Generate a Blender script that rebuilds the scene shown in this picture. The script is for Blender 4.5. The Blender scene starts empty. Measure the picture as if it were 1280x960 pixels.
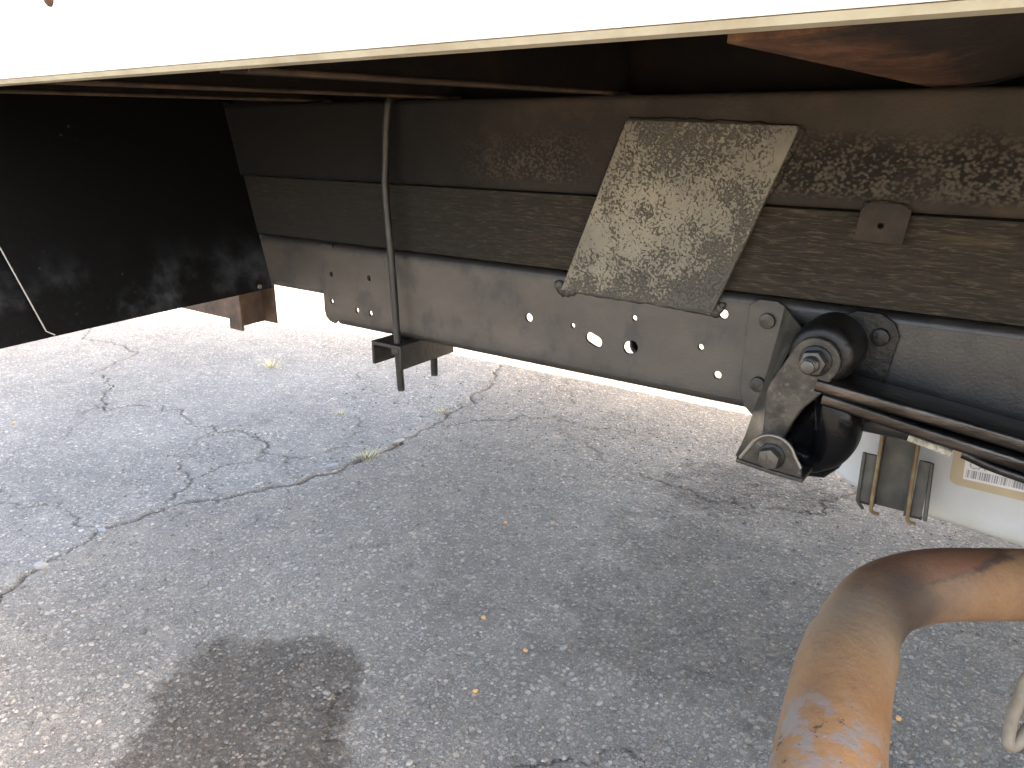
import bpy, bmesh, math, random
import numpy as np
from mathutils import Vector, Matrix

random.seed(4)
RNG = np.random.default_rng(11)
S = bpy.context.scene
COL = S.collection
PI = math.pi
R = math.radians

# ------------------------------------------------------------------ camera
# world: X along the truck (front = +X), Y inwards under the truck, Z up, metres
cam_d = bpy.data.cameras.new('camera')
cam = bpy.data.objects.new('camera', cam_d)
COL.objects.link(cam)
cam.location = (0, 0, 1.07)
cam.rotation_euler = (R(90 - 18.5235), 0, R(35.674))
cam_d.sensor_fit = 'HORIZONTAL'
cam_d.sensor_width = 36.0
cam_d.lens = 36.0 * 970 / 1280
cam_d.clip_start = 0.02
cam_d.clip_end = 2000
S.camera = cam

# ------------------------------------------------------------------ sky, sun, exposure
SUN = Vector((0.86, 0.25, 1.0)).normalized()          # towards the sun: along the truck, a hair from the far side
EL = math.asin(SUN.z)
AZ = math.atan2(SUN.x, SUN.y)
W = bpy.data.worlds.new('World')
S.world = W
W.use_nodes = True
wn = W.node_tree
bg = wn.nodes['Background']
sky = wn.nodes.new('ShaderNodeTexSky')
sky.sky_type = 'NISHITA'
sky.sun_disc = False
sky.sun_elevation = EL
sky.sun_rotation = AZ
sky.air_density = 0.8
sky.dust_density = 4.0
sky.ozone_density = 1.0
wn.links.new(sky.outputs[0], bg.inputs[0])
bg.inputs[1].default_value = 0.15
sun_d = bpy.data.lights.new('sun', 'SUN')
sun_d.energy = 3.2
sun_d.angle = R(0.53)
sun_d.color = (1.0, 0.955, 0.89)
sun = bpy.data.objects.new('sun', sun_d)
COL.objects.link(sun)
sun.rotation_euler = SUN.to_track_quat('Z', 'Y').to_euler()
S.view_settings.view_transform = 'Standard'
S.view_settings.look = 'None'
S.view_settings.gamma = 1.0
S.view_settings.use_curve_mapping = False
S.view_settings.exposure = 3.76
S.view_settings.use_white_balance = True      # the camera balanced for open shade
S.view_settings.white_balance_temperature = 7750
S.view_settings.white_balance_tint = 10
S.cycles.max_bounces = 8
S.cycles.diffuse_bounces = 6

# ------------------------------------------------------------------ node helpers
class N:
    def __init__(s, name):
        s.m = bpy.data.materials.new(name)
        s.m.use_nodes = True
        s.t = s.m.node_tree
        s.b = s.t.nodes['Principled BSDF']
        s.co = s.new('ShaderNodeTexCoord').outputs['Object']
    def new(s, k): return s.t.nodes.new(k)
    def set(s, sock, v):
        if isinstance(v, bpy.types.NodeSocket): s.t.links.new(v, sock)
        elif isinstance(v, (tuple, list)) and len(v) == 3 and sock.type == 'RGBA': sock.default_value = (*v, 1)
        else: sock.default_value = v
    def map(s, scale=(1, 1, 1), rot=(0, 0, 0), loc=(0, 0, 0)):
        n = s.new('ShaderNodeMapping'); s.set(n.inputs[0], s.co)
        n.inputs['Scale'].default_value = scale; n.inputs['Rotation'].default_value = rot; n.inputs['Location'].default_value = loc
        return n.outputs[0]
    def noise(s, sc, det=4, rough=0.55, vec=None, dist=0.0, out=0):
        n = s.new('ShaderNodeTexNoise'); s.set(n.inputs['Vector'], vec or s.co)
        n.inputs['Scale'].default_value = sc; n.inputs['Detail'].default_value = det
        n.inputs['Roughness'].default_value = rough; n.inputs['Distortion'].default_value = dist
        return n.outputs[out]
    def voro(s, sc, feat='F1', vec=None, rnd=1.0):
        n = s.new('ShaderNodeTexVoronoi'); n.feature = feat; s.set(n.inputs['Vector'], vec or s.co)
        n.inputs['Scale'].default_value = sc; n.inputs['Randomness'].default_value = rnd
        return n
    def wave(s, sc, vec=None, dist=3, det=2, dirn='Z'):
        n = s.new('ShaderNodeTexWave'); n.bands_direction = dirn; s.set(n.inputs['Vector'], vec or s.co)
        n.inputs['Scale'].default_value = sc; n.inputs['Distortion'].default_value = dist; n.inputs['Detail'].default_value = det
        return n.outputs[1]
    def ramp(s, f, stops, interp='LINEAR'):
        n = s.new('ShaderNodeValToRGB'); s.set(n.inputs[0], f)
        cr = n.color_ramp; cr.interpolation = interp
        while len(cr.elements) < len(stops): cr.elements.new(0.5)
        for e, (p, c) in zip(cr.elements, stops):
            e.position = p
            e.color = (c, c, c, 1) if isinstance(c, (int, float)) else (*c, 1)
        return n.outputs[0]
    def step(s, f, a, b):
        n = s.new('ShaderNodeMapRange'); n.interpolation_type = 'SMOOTHSTEP'; s.set(n.inputs[0], f)
        n.inputs[1].default_value = a; n.inputs[2].default_value = b
        return n.outputs[0]
    def mix(s, f, a, b, mode='MIX'):
        n = s.new('ShaderNodeMix'); n.data_type = 'RGBA'; n.blend_type = mode
        s.set(n.inputs[0], f); s.set(n.inputs[6], a); s.set(n.inputs[7], b)
        return n.outputs[2]
    def math(s, op, a, b=0.0, c=None):
        n = s.new('ShaderNodeMath'); n.operation = op; s.set(n.inputs[0], a); s.set(n.inputs[1], b)
        if c is not None: s.set(n.inputs[2], c)
        return n.outputs[0]
    def xyz(s):
        n = s.new('ShaderNodeSeparateXYZ'); s.set(n.inputs[0], s.co); return n.outputs
    def attr(s, name):
        n = s.new('ShaderNodeAttribute'); n.attribute_name = name; return n.outputs['Fac']
    def bump(s, h, dist, strength=1.0, nrm=None):
        n = s.new('ShaderNodeBump'); s.set(n.inputs['Height'], h)
        n.inputs['Distance'].default_value = dist; n.inputs['Strength'].default_value = strength
        if nrm: s.set(n.inputs['Normal'], nrm)
        return n.outputs[0]
    def out(s, col, rough=0.6, metal=0.0, nrm=None, spec=0.5, coat=0.0):
        s.set(s.b.inputs['Base Color'], col); s.set(s.b.inputs['Roughness'], rough); s.set(s.b.inputs['Metallic'], metal)
        s.set(s.b.inputs['Specular IOR Level'], spec)
        if coat: s.b.inputs['Coat Weight'].default_value = coat; s.b.inputs['Coat Roughness'].default_value = 0.15
        if nrm: s.set(s.b.inputs['Normal'], nrm)
        return s.m

M = {}
def make_materials():
    # weathered asphalt: stones set in binder, dirt in cracks, oil stains
    n = N('asphalt')
    def warped(sc, amt):
        w = n.noise(sc, 3, .6, out=1)
        v = n.new('ShaderNodeVectorMath'); v.operation = 'MULTIPLY_ADD'
        n.set(v.inputs[0], w); v.inputs[1].default_value = (amt, amt, amt); n.set(v.inputs[2], n.co)
        return v.outputs[0]
    def stones(sc, lo, hi, vec):
        v = n.voro(sc, vec=vec)
        sp = n.new('ShaderNodeSeparateColor'); n.set(sp.inputs[0], v.outputs['Color'])
        r = n.math('ADD', n.math('MULTIPLY', sp.outputs[1], hi - lo), lo)
        q = n.math('DIVIDE', v.outputs['Distance'], r)
        mask = n.math('SUBTRACT', 1.0, n.step(q, .72, 1.0))
        dome = n.math('MULTIPLY', mask, n.math('ADD', n.math('MULTIPLY', sp.outputs[2], .75), .25))
        return sp, mask, dome
    wa, wb = warped(140, .009), warped(260, .006)
    s1, m1, d1 = stones(72, .10, .62, wa)
    s2, m2, d2 = stones(120, .08, .66, wb)
    s3, m3, d3 = stones(260, .15, .75, wb)
    sandy = n.noise(420, 3, .7)
    base = n.mix(sandy, (.135, .126, .113), (.285, .267, .238))
    tone = [(0, (.165, .156, .143)), (.3, (.255, .241, .219)), (.65, (.345, .324, .292)), (.92, (.45, .415, .365)), (1, (.56, .49, .40))]
    base = n.mix(n.math('MULTIPLY', m3, .8), base, n.ramp(s3.outputs[0], tone))
    base = n.mix(n.math('MULTIPLY', m2, .85), base, n.ramp(s2.outputs[0], tone))
    base = n.mix(n.math('MULTIPLY', m1, .75), base, n.ramp(s1.outputs[0], tone))
    large = n.noise(1.6, 5, 0.6)
    base = n.mix(1.0, base, n.ramp(large, [(.3, .82), (.7, 1.18)]), 'MULTIPLY')
    dust = n.noise(9, 5, 0.65)
    base = n.mix(n.math('MULTIPLY', n.step(dust, .42, .75), .35), base, (0.4081, 0.3696, 0.3117))
    base = n.mix(n.math('MULTIPLY', n.attr('lane'), 1.0), base, n.mix(1.0, base, (.925, .895, .855), 'MULTIPLY'))
    st = n.attr('stain'); ck = n.attr('crack')
    gri = n.noise(45, 3, .6)
    stain_col = n.mix(1.0, base, (.35, .30, .255), 'MULTIPLY')
    st = n.step(n.math('ADD', st, n.math('MULTIPLY', n.math('MULTIPLY', n.math('SUBTRACT', n.noise(85, 5, .7), .5), st), 2.4)), .02, 1.15)
    st = n.math('MULTIPLY', st, n.math('SUBTRACT', 1.0, n.math('MULTIPLY', m2, n.math('MULTIPLY', s2.outputs[0], .45))))
    base = n.mix(st, base, stain_col)
    base = n.mix(n.math('MULTIPLY', ck, .93), base, n.mix(gri, (0.0490, 0.0416, 0.0326), (0.1224, 0.1016, 0.0766)))
    h = n.math('MAXIMUM', d1, n.math('MULTIPLY', d2, .75))
    h = n.math('MAXIMUM', h, n.math('MULTIPLY', d3, .4))
    h = n.math('ADD', h, n.math('ADD', n.math('MULTIPLY', sandy, .28), n.math('MULTIPLY', n.noise(70, 4, .6), .9)))
    bp = n.bump(h, 0.015, 1.0)
    M['asphalt'] = n.out(base, n.mix(st, (.85,) * 3, (.55,) * 3), 0, bp, 0.15)
    # chalky white paint of the box side
    n = N('white_paint')
    X = n.xyz()
    sp = n.noise(30, 4, .6, n.map((1, 1, .12)))
    c = n.mix(n.math('MULTIPLY', n.step(sp, .5, .8), .25), (.80, .795, .77), (.62, .57, .47))
    dx = n.math('ABSOLUTE', n.math('ADD', X[0], .9545))
    streak = n.math('MULTIPLY', n.math('SUBTRACT', 1.0, n.step(dx, .0006, .004)), n.step(X[2], 1.13, 1.20))
    c = n.mix(n.math('MULTIPLY', streak, .75), c, (.42, .22, .11))
    M['white_paint'] = n.out(c, .45, 0, n.bump(n.noise(60, 3), .0006))
    n = N('lip_paint')
    c = n.mix(n.step(n.noise(16, 5, .6), .35, .75), (.36, .33, .24), (.26, .22, .15))
    M['lip_paint'] = n.out(c, .6)
    # chassis rail: black chassis paint gone brown-grey with road film, blacker towards the spring hanger
    n = N('rail_steel')
    X = n.xyz()
    film = n.noise(4.5, 6, .6, n.map((1, 1, 1.8)))
    blot = n.noise(16, 5, .62, n.map((1, 1, .7)))
    fine = n.noise(220, 3, .6)
    c = n.mix(n.step(film, .3, .7), (0.0393, 0.0323, 0.0252), (0.0657, 0.0545, 0.0425))
    c = n.mix(n.math('MULTIPLY', n.step(blot, .5, .68), .7), c, (0.0208, 0.0192, 0.0180))
    c = n.mix(n.math('MULTIPLY', n.step(fine, .55, .75), .25), c, (0.0879, 0.0742, 0.0560))
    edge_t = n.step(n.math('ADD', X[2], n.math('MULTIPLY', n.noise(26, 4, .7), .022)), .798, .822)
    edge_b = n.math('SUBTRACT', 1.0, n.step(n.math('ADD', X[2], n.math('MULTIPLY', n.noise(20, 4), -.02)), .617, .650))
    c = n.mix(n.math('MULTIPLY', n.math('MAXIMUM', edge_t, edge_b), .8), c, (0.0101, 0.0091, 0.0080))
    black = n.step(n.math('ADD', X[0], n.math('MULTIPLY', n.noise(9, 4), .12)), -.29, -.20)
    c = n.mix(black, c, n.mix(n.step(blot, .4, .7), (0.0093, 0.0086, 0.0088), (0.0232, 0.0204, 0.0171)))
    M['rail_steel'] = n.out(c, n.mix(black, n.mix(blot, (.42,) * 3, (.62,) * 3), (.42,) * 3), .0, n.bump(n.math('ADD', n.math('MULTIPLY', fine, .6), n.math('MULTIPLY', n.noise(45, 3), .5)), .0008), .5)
    # subframe sill beam: dark rust with pale crusty patches
    n = N('sill_steel')
    X = n.xyz()
    big = n.noise(3.5, 5, .6)
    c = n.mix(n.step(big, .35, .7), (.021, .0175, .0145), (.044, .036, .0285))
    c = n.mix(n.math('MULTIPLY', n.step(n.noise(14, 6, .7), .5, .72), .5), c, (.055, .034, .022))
    rough_n = n.noise(210, 6, .72)
    cells = n.voro(190, 'SMOOTH_F1', n.map((.9, 1, 1.1)))
    lump = n.math('ADD', n.math('MULTIPLY', n.math('SUBTRACT', 1.0, cells.outputs['Distance']), .55), n.math('MULTIPLY', rough_n, .6))
    pale = n.step(n.math('ADD', lump, n.math('MULTIPLY', n.math('SUBTRACT', n.noise(24, 6, .7), .5), .6)), .55, .76)
    zone_x = n.math('MAXIMUM', n.step(n.math('ADD', X[0], n.math('MULTIPLY', n.noise(5, 3), .3)), -.36, -.14),
                    n.math('MULTIPLY', n.math('MULTIPLY', n.step(X[0], -1.02, -.85), n.math('SUBTRACT', 1.0, n.step(X[0], -.78, -.66))), .45))
    zone_z = n.math('MULTIPLY', n.step(X[2], .962, .985), n.math('SUBTRACT', 1.0, n.step(n.math('ADD', X[2], n.math('MULTIPLY', n.noise(7, 4), .07)), 1.05, 1.11)))
    zone = n.math('MULTIPLY', n.math('MULTIPLY', zone_x, zone_z), n.step(n.noise(8, 4, .6), .25, .5))
    c = n.mix(n.math('SUBTRACT', 1.0, n.step(n.math('ADD', X[0], n.math('MULTIPLY', n.noise(6, 5, .6), .5)), -.92, -.42)), c, n.mix(n.noise(60, 4), (.0028, .0028, .0026), (.008, .0075, .0068)))  # rear part darkened: shade painted into the colour, together with black overspray
    c = n.mix(n.math('MULTIPLY', zone, .88), c, n.mix(pale, (.015, .0128, .0108), (.100, .086, .068)))
    hgt = n.math('ADD', n.math('MULTIPLY', zone, n.math('MULTIPLY', lump, 1.6)), n.math('MULTIPLY', rough_n, .35))
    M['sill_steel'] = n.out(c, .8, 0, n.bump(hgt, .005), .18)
    # bare gusset plate with scale flaking
    n = N('gusset_steel')
    c = n.mix(n.step(n.noise(9, 5, .6), .35, .68), (0.1216, 0.1075, 0.0814), (0.1783, 0.1570, 0.1134))
    pn = n.noise(250, 5, .72, None, .3)
    area = n.noise(9, 4, .6, n.map(loc=(0.4, 0, .3)))
    pit = n.step(n.math('ADD', pn, n.math('MULTIPLY', n.math('SUBTRACT', area, .5), .85)), .48, .60)
    c = n.mix(n.math('MULTIPLY', pit, .88), c, (0.0335, 0.0293, 0.0250))
    c = n.mix(n.math('MULTIPLY', n.step(n.noise(14, 5, .65, n.map(loc=(3, 1, 2))), .55, .75), .5), c, (0.0540, 0.0469, 0.0396))
    gx = n.xyz()
    grime = n.math('MULTIPLY', n.step(n.math('ADD', gx[2], n.math('MULTIPLY', n.math('SUBTRACT', n.noise(13, 5, .65), .5), .20)), 1.0, 1.09), .6)
    c = n.mix(grime, c, (0.0443, 0.0410, 0.0369))
    M['gusset_steel'] = n.out(c, .62, 0, n.bump(n.math('ADD', n.math('MULTIPLY', pit, -1), n.math('MULTIPLY', n.noise(300, 3), .2)), .0014), .5)
    # weathered spacer timber
    n = N('old_timber')
    g = n.noise(9, 7, .68, n.map((1.1, 8, 14)), .5)
    g2 = n.noise(42, 6, .68, n.map((.8, 3, 6.5)))
    c = n.ramp(g, [(.25, (0.0144, 0.0124, 0.0100)), (.5, (0.0284, 0.0236, 0.0183)), (.75, (0.0462, 0.0372, 0.0270))])
    c = n.mix(n.math('MULTIPLY', n.step(g2, .50, .66), .75), c, (0.0825, 0.0673, 0.0485))
    c = n.mix(n.math('MULTIPLY', n.step(n.noise(5, 5, .6, n.map((.7, 1, 5))), .55, .72), .5), c, (0.0990, 0.0673, 0.0353))
    c = n.mix(n.math('MULTIPLY', n.step(n.noise(3, 5, .6), .5, .7), .6), c, (0.0232, 0.0199, 0.0159))
    tx = n.xyz()
    c = n.mix(n.math('MULTIPLY', n.math('SUBTRACT', 1.0, n.step(n.math('ADD', tx[0], n.math('MULTIPLY', n.noise(6, 5, .6), .5)), -1.0, -.30)), .75), c, n.mix(g2, (0.0093, 0.0093, 0.0087), (0.0207, 0.0196, 0.0176)))  # dimmer light towards the rear is painted in as darker wood
    M['old_timber'] = n.out(c, .85, 0, n.bump(n.math('ADD', g2, n.math('MULTIPLY', g, .6)), .0035), .12)
    n = N('floor_timber')
    g = n.noise(9, 6, .65, n.map((.4, 8, 8)))
    M['floor_timber'] = n.out(n.ramp(g, [(.3, (0.0066, 0.0048, 0.0036)), (.7, (0.0150, 0.0102, 0.0066))]), .85, 0, n.bump(g, .003))
    # rusty cross members
    n = N('rusty_steel')
    a = n.noise(12, 6, .65)
    c = n.ramp(a, [(.28, (0.0025, 0.0021, 0.0018)), (.5, (0.0059, 0.0038, 0.0028)), (.72, (0.0119, 0.0067, 0.0042))])
    c = n.mix(n.math('MULTIPLY', n.step(n.noise(80, 4, .6), .5, .7), .4), c, (0.0070, 0.0049, 0.0039))
    M['rusty_steel'] = n.out(c, .8, 0, n.bump(n.noise(130, 5, .7), .002), .12)
    n = N('orange_rust')
    a = n.noise(16, 8, .72, n.map((1.6, .5, 1.0)), .35)
    c = n.ramp(a, [(.30, (0.0142, 0.0082, 0.0061)), (.5, (0.0614, 0.0286, 0.0163)), (.68, (0.1195, 0.0626, 0.0340))])
    ox = n.xyz()
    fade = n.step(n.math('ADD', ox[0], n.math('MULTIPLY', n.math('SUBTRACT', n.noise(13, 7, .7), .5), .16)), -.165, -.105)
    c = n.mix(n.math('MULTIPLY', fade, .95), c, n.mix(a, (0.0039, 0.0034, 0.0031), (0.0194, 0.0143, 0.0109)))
    M['orange_rust'] = n.out(c, .85, 0, n.bump(n.math('ADD', a, n.math('MULTIPLY', n.noise(150, 4), .3)), .006), .2)
    n = N('lit_edge_rust')
    M['lit_edge_rust'] = n.out(n.ramp(n.noise(16, 6, .65), [(.3, (0.0245, 0.0182, 0.0133)), (.55, (0.0595, 0.0406, 0.0280)), (.75, (0.1120, 0.0595, 0.0315))]), .8, 0, None, .15)  # lighter rust tone paints in the light caught on the flange edges
    n = N('channel_rust')
    a = n.noise(18, 6, .65)
    c = n.ramp(a, [(.3, (0.0432, 0.0288, 0.0216)), (.55, (0.0936, 0.0576, 0.0396)), (.75, (0.1440, 0.0936, 0.0648))])
    M['channel_rust'] = n.out(c, .75, 0, n.bump(n.noise(120, 4), .0015), .35)
    # rubber flap
    n = N('flap_rubber')
    X = n.xyz()
    d = n.noise(7, 6, .62)
    low = n.math('SUBTRACT', 1.0, n.step(X[2], .70, .86))
    c = n.mix(n.math('MULTIPLY', n.math('MULTIPLY', n.step(d, .46, .70), low), .8), (.0016, .0016, .0016), (.045, .0475, .052))
    c = n.mix(n.math('MULTIPLY', n.step(n.noise(90, 5, .7), .55, .75), n.math('MULTIPLY', low, .4)), c, (.022, .022, .023))
    sp = n.voro(32)
    c = n.mix(n.math('MULTIPLY', n.math('SUBTRACT', 1.0, n.step(sp.outputs['Distance'], .02, .14)), n.step(n.noise(11, 3), .56, .66)), c, (.035, .035, .033))
    M['flap_rubber'] = n.out(c, .6, 0, n.bump(n.noise(40, 5), .001), .12)
    n = N('flap_edge'); M['flap_edge'] = n.out((.30, .28, .25), .7)
    # exhaust pipe
    n = N('exhaust_rust')
    X = n.xyz()
    a = n.noise(9, 6, .62)
    c = n.ramp(a, [(.28, (0.1227, 0.0591, 0.0253)), (.5, (0.1717, 0.0916, 0.0406)), (.75, (0.2126, 0.1260, 0.0590))])
    c = n.mix(n.math('MULTIPLY', n.step(n.noise(30, 5, .65), .52, .75), .45), c, (0.0900, 0.0458, 0.0253))
    up = n.new('ShaderNodeNewGeometry'); sn = n.new('ShaderNodeSeparateXYZ'); n.set(sn.inputs[0], up.outputs['Normal'])
    # red scale along the top of the bend with a dark tide line under it
    topz = n.math('ADD', n.math('SUBTRACT', X[2], n.math('MULTIPLY', n.math('ADD', X[0], .09), .13)), n.math('MULTIPLY', n.math('SUBTRACT', n.noise(30, 5, .6), .5), .012))
    bend = n.math('MULTIPLY', n.step(X[1], .745, .790), n.math('SUBTRACT', 1.0, n.step(X[1], .93, .98)))
    red = n.math('MULTIPLY', n.step(topz, .6275, .6305), bend)
    tide = n.math('MULTIPLY', n.math('MULTIPLY', n.math('SUBTRACT', 1.0, n.step(n.math('ABSOLUTE', n.math('SUBTRACT', topz, .6285)), .0006, .0030)), bend), n.step(n.noise(40, 4), .3, .6))
    c = n.mix(n.math('MULTIPLY', red, .75), c, n.mix(n.noise(90, 4), (0.0628, 0.0218, 0.0099), (0.1443, 0.0544, 0.0226)))
    c = n.mix(n.math('MULTIPLY', tide, .75), c, (0.0188, 0.0141, 0.0141))
    mott = n.noise(110, 5, .7)
    c = n.mix(n.math('MULTIPLY', n.step(mott, .52, .70), .35), c, (0.0753, 0.0448, 0.0316))
    c = n.mix(n.math('MULTIPLY', n.step(n.noise(6, 4, .6), .45, .7), .35), c, (0.1630, 0.1216, 0.0916))
    # soot inside the bend
    vs = n.new('ShaderNodeVectorMath'); vs.operation = 'DISTANCE'; n.set(vs.inputs[0], n.co); vs.inputs[1].default_value = (-.062, .752, .612)
    soot = n.math('SUBTRACT', 1.0, n.step(n.math('ADD', vs.outputs['Value'], n.math('MULTIPLY', n.noise(28, 4), .05)), .045, .11))
    c = n.mix(n.math('MULTIPLY', soot, .85), c, (0.0266, 0.0211, 0.0169))
    # grey scorched scale on the tail
    tail = n.math('SUBTRACT', 1.0, n.step(n.math('ADD', X[1], n.math('MULTIPLY', n.noise(24, 4), .06)), .575, .605))
    gs = n.math('MULTIPLY', tail, n.step(n.noise(42, 5, .62), .46, .56))
    c = n.mix(n.math('MULTIPLY', gs, .85), c, (0.1349, 0.1184, 0.1081))
    ds = n.math('MULTIPLY', n.step(n.noise(95, 3, .6), .63, .68), n.math('ADD', n.math('MULTIPLY', tail, .7), .18))
    c = n.mix(ds, c, (0.0245, 0.0172, 0.0152))
    sheen = n.math('SUBTRACT', 1.0, n.step(n.math('ABSOLUTE', n.math('SUBTRACT', X[1], n.math('ADD', .655, n.math('MULTIPLY', n.noise(8, 3), .06)))), .01, .06))
    c = n.mix(n.math('MULTIPLY', sheen, .35), c, (0.1349, 0.1222, 0.0912))
    M['exhaust_rust'] = n.out(c, .68, .1, n.bump(n.noise(140, 5, .65), .0012), .4)
    n = N('pipe_dark'); M['pipe_dark'] = n.out((.02, .018, .016), .9)
    n = N('hanger_rod'); M['hanger_rod'] = n.out(n.ramp(n.noise(40, 4), [(.35, (0.1050, 0.0825, 0.0562)), (.65, (0.1688, 0.1425, 0.1050))]), .7)
    # spring steel, greased castings, fasteners
    n = N('black_steel')
    g = n.noise(60, 5, .62)
    c = n.mix(n.step(g, .42, .68), (0.0035, 0.0035, 0.0035), (0.0129, 0.0116, 0.0100))
    M['black_steel'] = n.out(c, .40, .0, n.bump(n.noise(140, 4), .0011), .28)
    n = N('greased_steel')
    M['greased_steel'] = n.out(n.mix(n.noise(30, 3), (.002, .002, .0022), (.005, .005, .005)), .22, 0, n.bump(n.math('ADD', n.noise(22, 3, .6), n.math('MULTIPLY', n.noise(120, 3), .3)), .0016), .16)
    n = N('spring_leaf_steel')
    g = n.noise(40, 5, .6, n.map((.25, 1, 1)))
    c = n.mix(n.step(g, .35, .7), (0.0274, 0.0231, 0.0202), (0.0750, 0.0650, 0.0577))
    M['spring_leaf_steel'] = n.out(c, .30, .9, n.bump(n.noise(150, 3, .6, n.map((.4, 1, 1))), .0008), .6)
    n = N('plate_steel')
    g = n.noise(30, 5, .65)
    c = n.mix(n.step(g, .38, .7), (0.0214, 0.0188, 0.0158), (0.0638, 0.0541, 0.0418))
    c = n.mix(n.math('MULTIPLY', n.step(n.noise(120, 4), .58, .72), .6), c, (0.1071, 0.0918, 0.0714))
    M['plate_steel'] = n.out(c, .45, .1, n.bump(n.noise(110, 4), .0010), .35)
    n = N('wall_steel')
    M['wall_steel'] = n.out(n.mix(n.step(n.noise(24, 5, .6), .4, .7), (0.0308, 0.0282, 0.0220), (0.0682, 0.0625, 0.0484)), .45, .2, n.bump(n.noise(120, 3), .0008))
    n = N('worn_steel')
    g = n.noise(50, 4)
    M['worn_steel'] = n.out(n.mix(g, (0.0880, 0.0770, 0.0633), (0.1870, 0.1705, 0.1430)), .36, .6, n.bump(n.noise(160, 3), .0007))
    n = N('bolt_steel')
    M['bolt_steel'] = n.out(n.mix(n.noise(60, 4), (0.0300, 0.0276, 0.0252), (0.0960, 0.0870, 0.0750)), .38, .5, n.bump(n.noise(150, 3), .0006))
    n = N('rod_steel')
    c = n.mix(n.step(n.noise(30, 5, .6, n.map((1, 1, .4))), .42, .66), (0.0100, 0.0085, 0.0075), (0.0262, 0.0225, 0.0187))
    M['rod_steel'] = n.out(c, .5, .15, n.bump(n.noise(170, 3), .0007), .55)
    n = N('wear_pad'); M['wear_pad'] = n.out(n.ramp(n.noise(120, 4), [(.35, (0.1275, 0.1050, 0.0675)), (.65, (0.3150, 0.2775, 0.2025))]), .8, 0, n.bump(n.noise(160, 3), .002))
    # tank and label
    n = N('tank_plastic')
    c = n.mix(n.step(n.noise(5, 5, .6), .45, .75), (0.4858, 0.4858, 0.4784), (0.4269, 0.4195, 0.3901))
    z = n.xyz()
    c = n.mix(n.math('MULTIPLY', n.math('SUBTRACT', 1.0, n.step(n.math('ADD', z[2], n.math('MULTIPLY', n.noise(12, 4), .04)), .40, .45)), .6), c, (0.3386, 0.3018, 0.2208))
    M['tank_plastic'] = n.out(c, .42, 0, n.bump(n.noise(25, 3), .0008))
    n = N('label_paper'); M['label_paper'] = n.out(n.mix(n.noise(25, 4), (.56, .55, .53), (.68, .66, .64)), .5)
    n = N('label_tape'); M['label_tape'] = n.out(n.mix(n.noise(25, 4), (0.3520, 0.2693, 0.1564), (0.4480, 0.3590, 0.2392)), .45)
    n = N('label_ink'); M['label_ink'] = n.out((0.2560, 0.2400, 0.2720), .6)
    n = N('bracket_grey')
    M['bracket_grey'] = n.out(n.mix(n.step(n.noise(22, 5), .4, .7), (0.0450, 0.0425, 0.0360), (0.0800, 0.0750, 0.0625)), .6, .1, n.bump(n.noise(90, 4), .001))
    n = N('bracket_rim')
    M['bracket_rim'] = n.out(n.mix(n.step(n.noise(30, 5), .4, .65), (0.1500, 0.0900, 0.0420), (0.1800, 0.1500, 0.0780)), .75)
    n = N('tyre'); M['tyre'] = n.out((.02, .02, .02), .8, 0, n.bump(n.noise(60, 3), .002))
    n = N('dry_grass'); M['dry_grass'] = n.out(n.mix(n.noise(60, 2), (.42, .36, .16), (.55, .50, .26)), .7)
    n = N('stone_grey'); M['stone_grey'] = n.out(n.mix(n.noise(90, 4), (.12, .125, .13), (.24, .24, .245)), .75, 0, n.bump(n.noise(200, 3), .001))
    n = N('stone_pale'); M['stone_pale'] = n.out(n.mix(n.noise(90, 4), (0.1800, 0.1680, 0.1500), (0.2520, 0.2400, 0.2160)), .75, 0, n.bump(n.noise(200, 3), .001))
    n = N('stone_orange'); M['stone_orange'] = n.out((.50, .26, .09), .75)
    n = N('grit')
    inf = n.new('ShaderNodeAttribute'); inf.attribute_name = 'tone'
    M['grit'] = n.out(n.ramp(inf.outputs['Fac'], [(0, (.075, .068, .060)), (.25, (.16, .15, .132)), (.5, (.23, .215, .19)), (.85, (.31, .285, .245)), (1, (.42, .36, .28))]), .7, 0, n.bump(n.noise(300, 2), .001))
make_materials()

# ------------------------------------------------------------------ mesh helpers (all coordinates are world metres)
def obj(name, me, mat, parent=None):
    o = bpy.data.objects.new(name, me)
    if mat: me.materials.append(M[mat])
    COL.objects.link(o)
    if parent is not None:
        o.parent = parent
        if parent.type == 'EMPTY': o.matrix_parent_inverse = Matrix.Translation(-Vector(parent.location))
    return o

def from_bm(name, bm, mat, parent=None, smooth=None):
    bmesh.ops.recalc_face_normals(bm, faces=bm.faces)
    me = bpy.data.meshes.new(name)
    bm.to_mesh(me); bm.free()
    if smooth is not None:
        me.shade_smooth()
        sharp(me, smooth)
    return obj(name, me, mat, parent)

def sharp(me, deg):
    bm = bmesh.new(); bm.from_mesh(me)
    for e in bm.edges:
        e.smooth = not (len(e.link_faces) != 2 or e.calc_face_angle(0) > R(deg))
    bm.to_mesh(me); bm.free()

def bev(bm, w, seg=2):
    if w > 0: bmesh.ops.bevel(bm, geom=list(bm.edges), offset=w, segments=seg, affect='EDGES', profile=.6, clamp_overlap=True)

def bm_box(bm, a, b, bevel=0, seg=1):
    t = bmesh.new()
    bmesh.ops.create_cube(t, size=1)
    a, b = Vector(a), Vector(b)
    for v in t.verts: v.co = Vector(((a[i] + b[i]) / 2 + v.co[i] * (b[i] - a[i])) for i in range(3))
    bev(t, bevel, seg)
    merge(bm, t)

def merge(bm, t):
    me = bpy.data.meshes.new('tmp'); t.to_mesh(me); t.free(); bm.from_mesh(me); bpy.data.meshes.remove(me)

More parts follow.
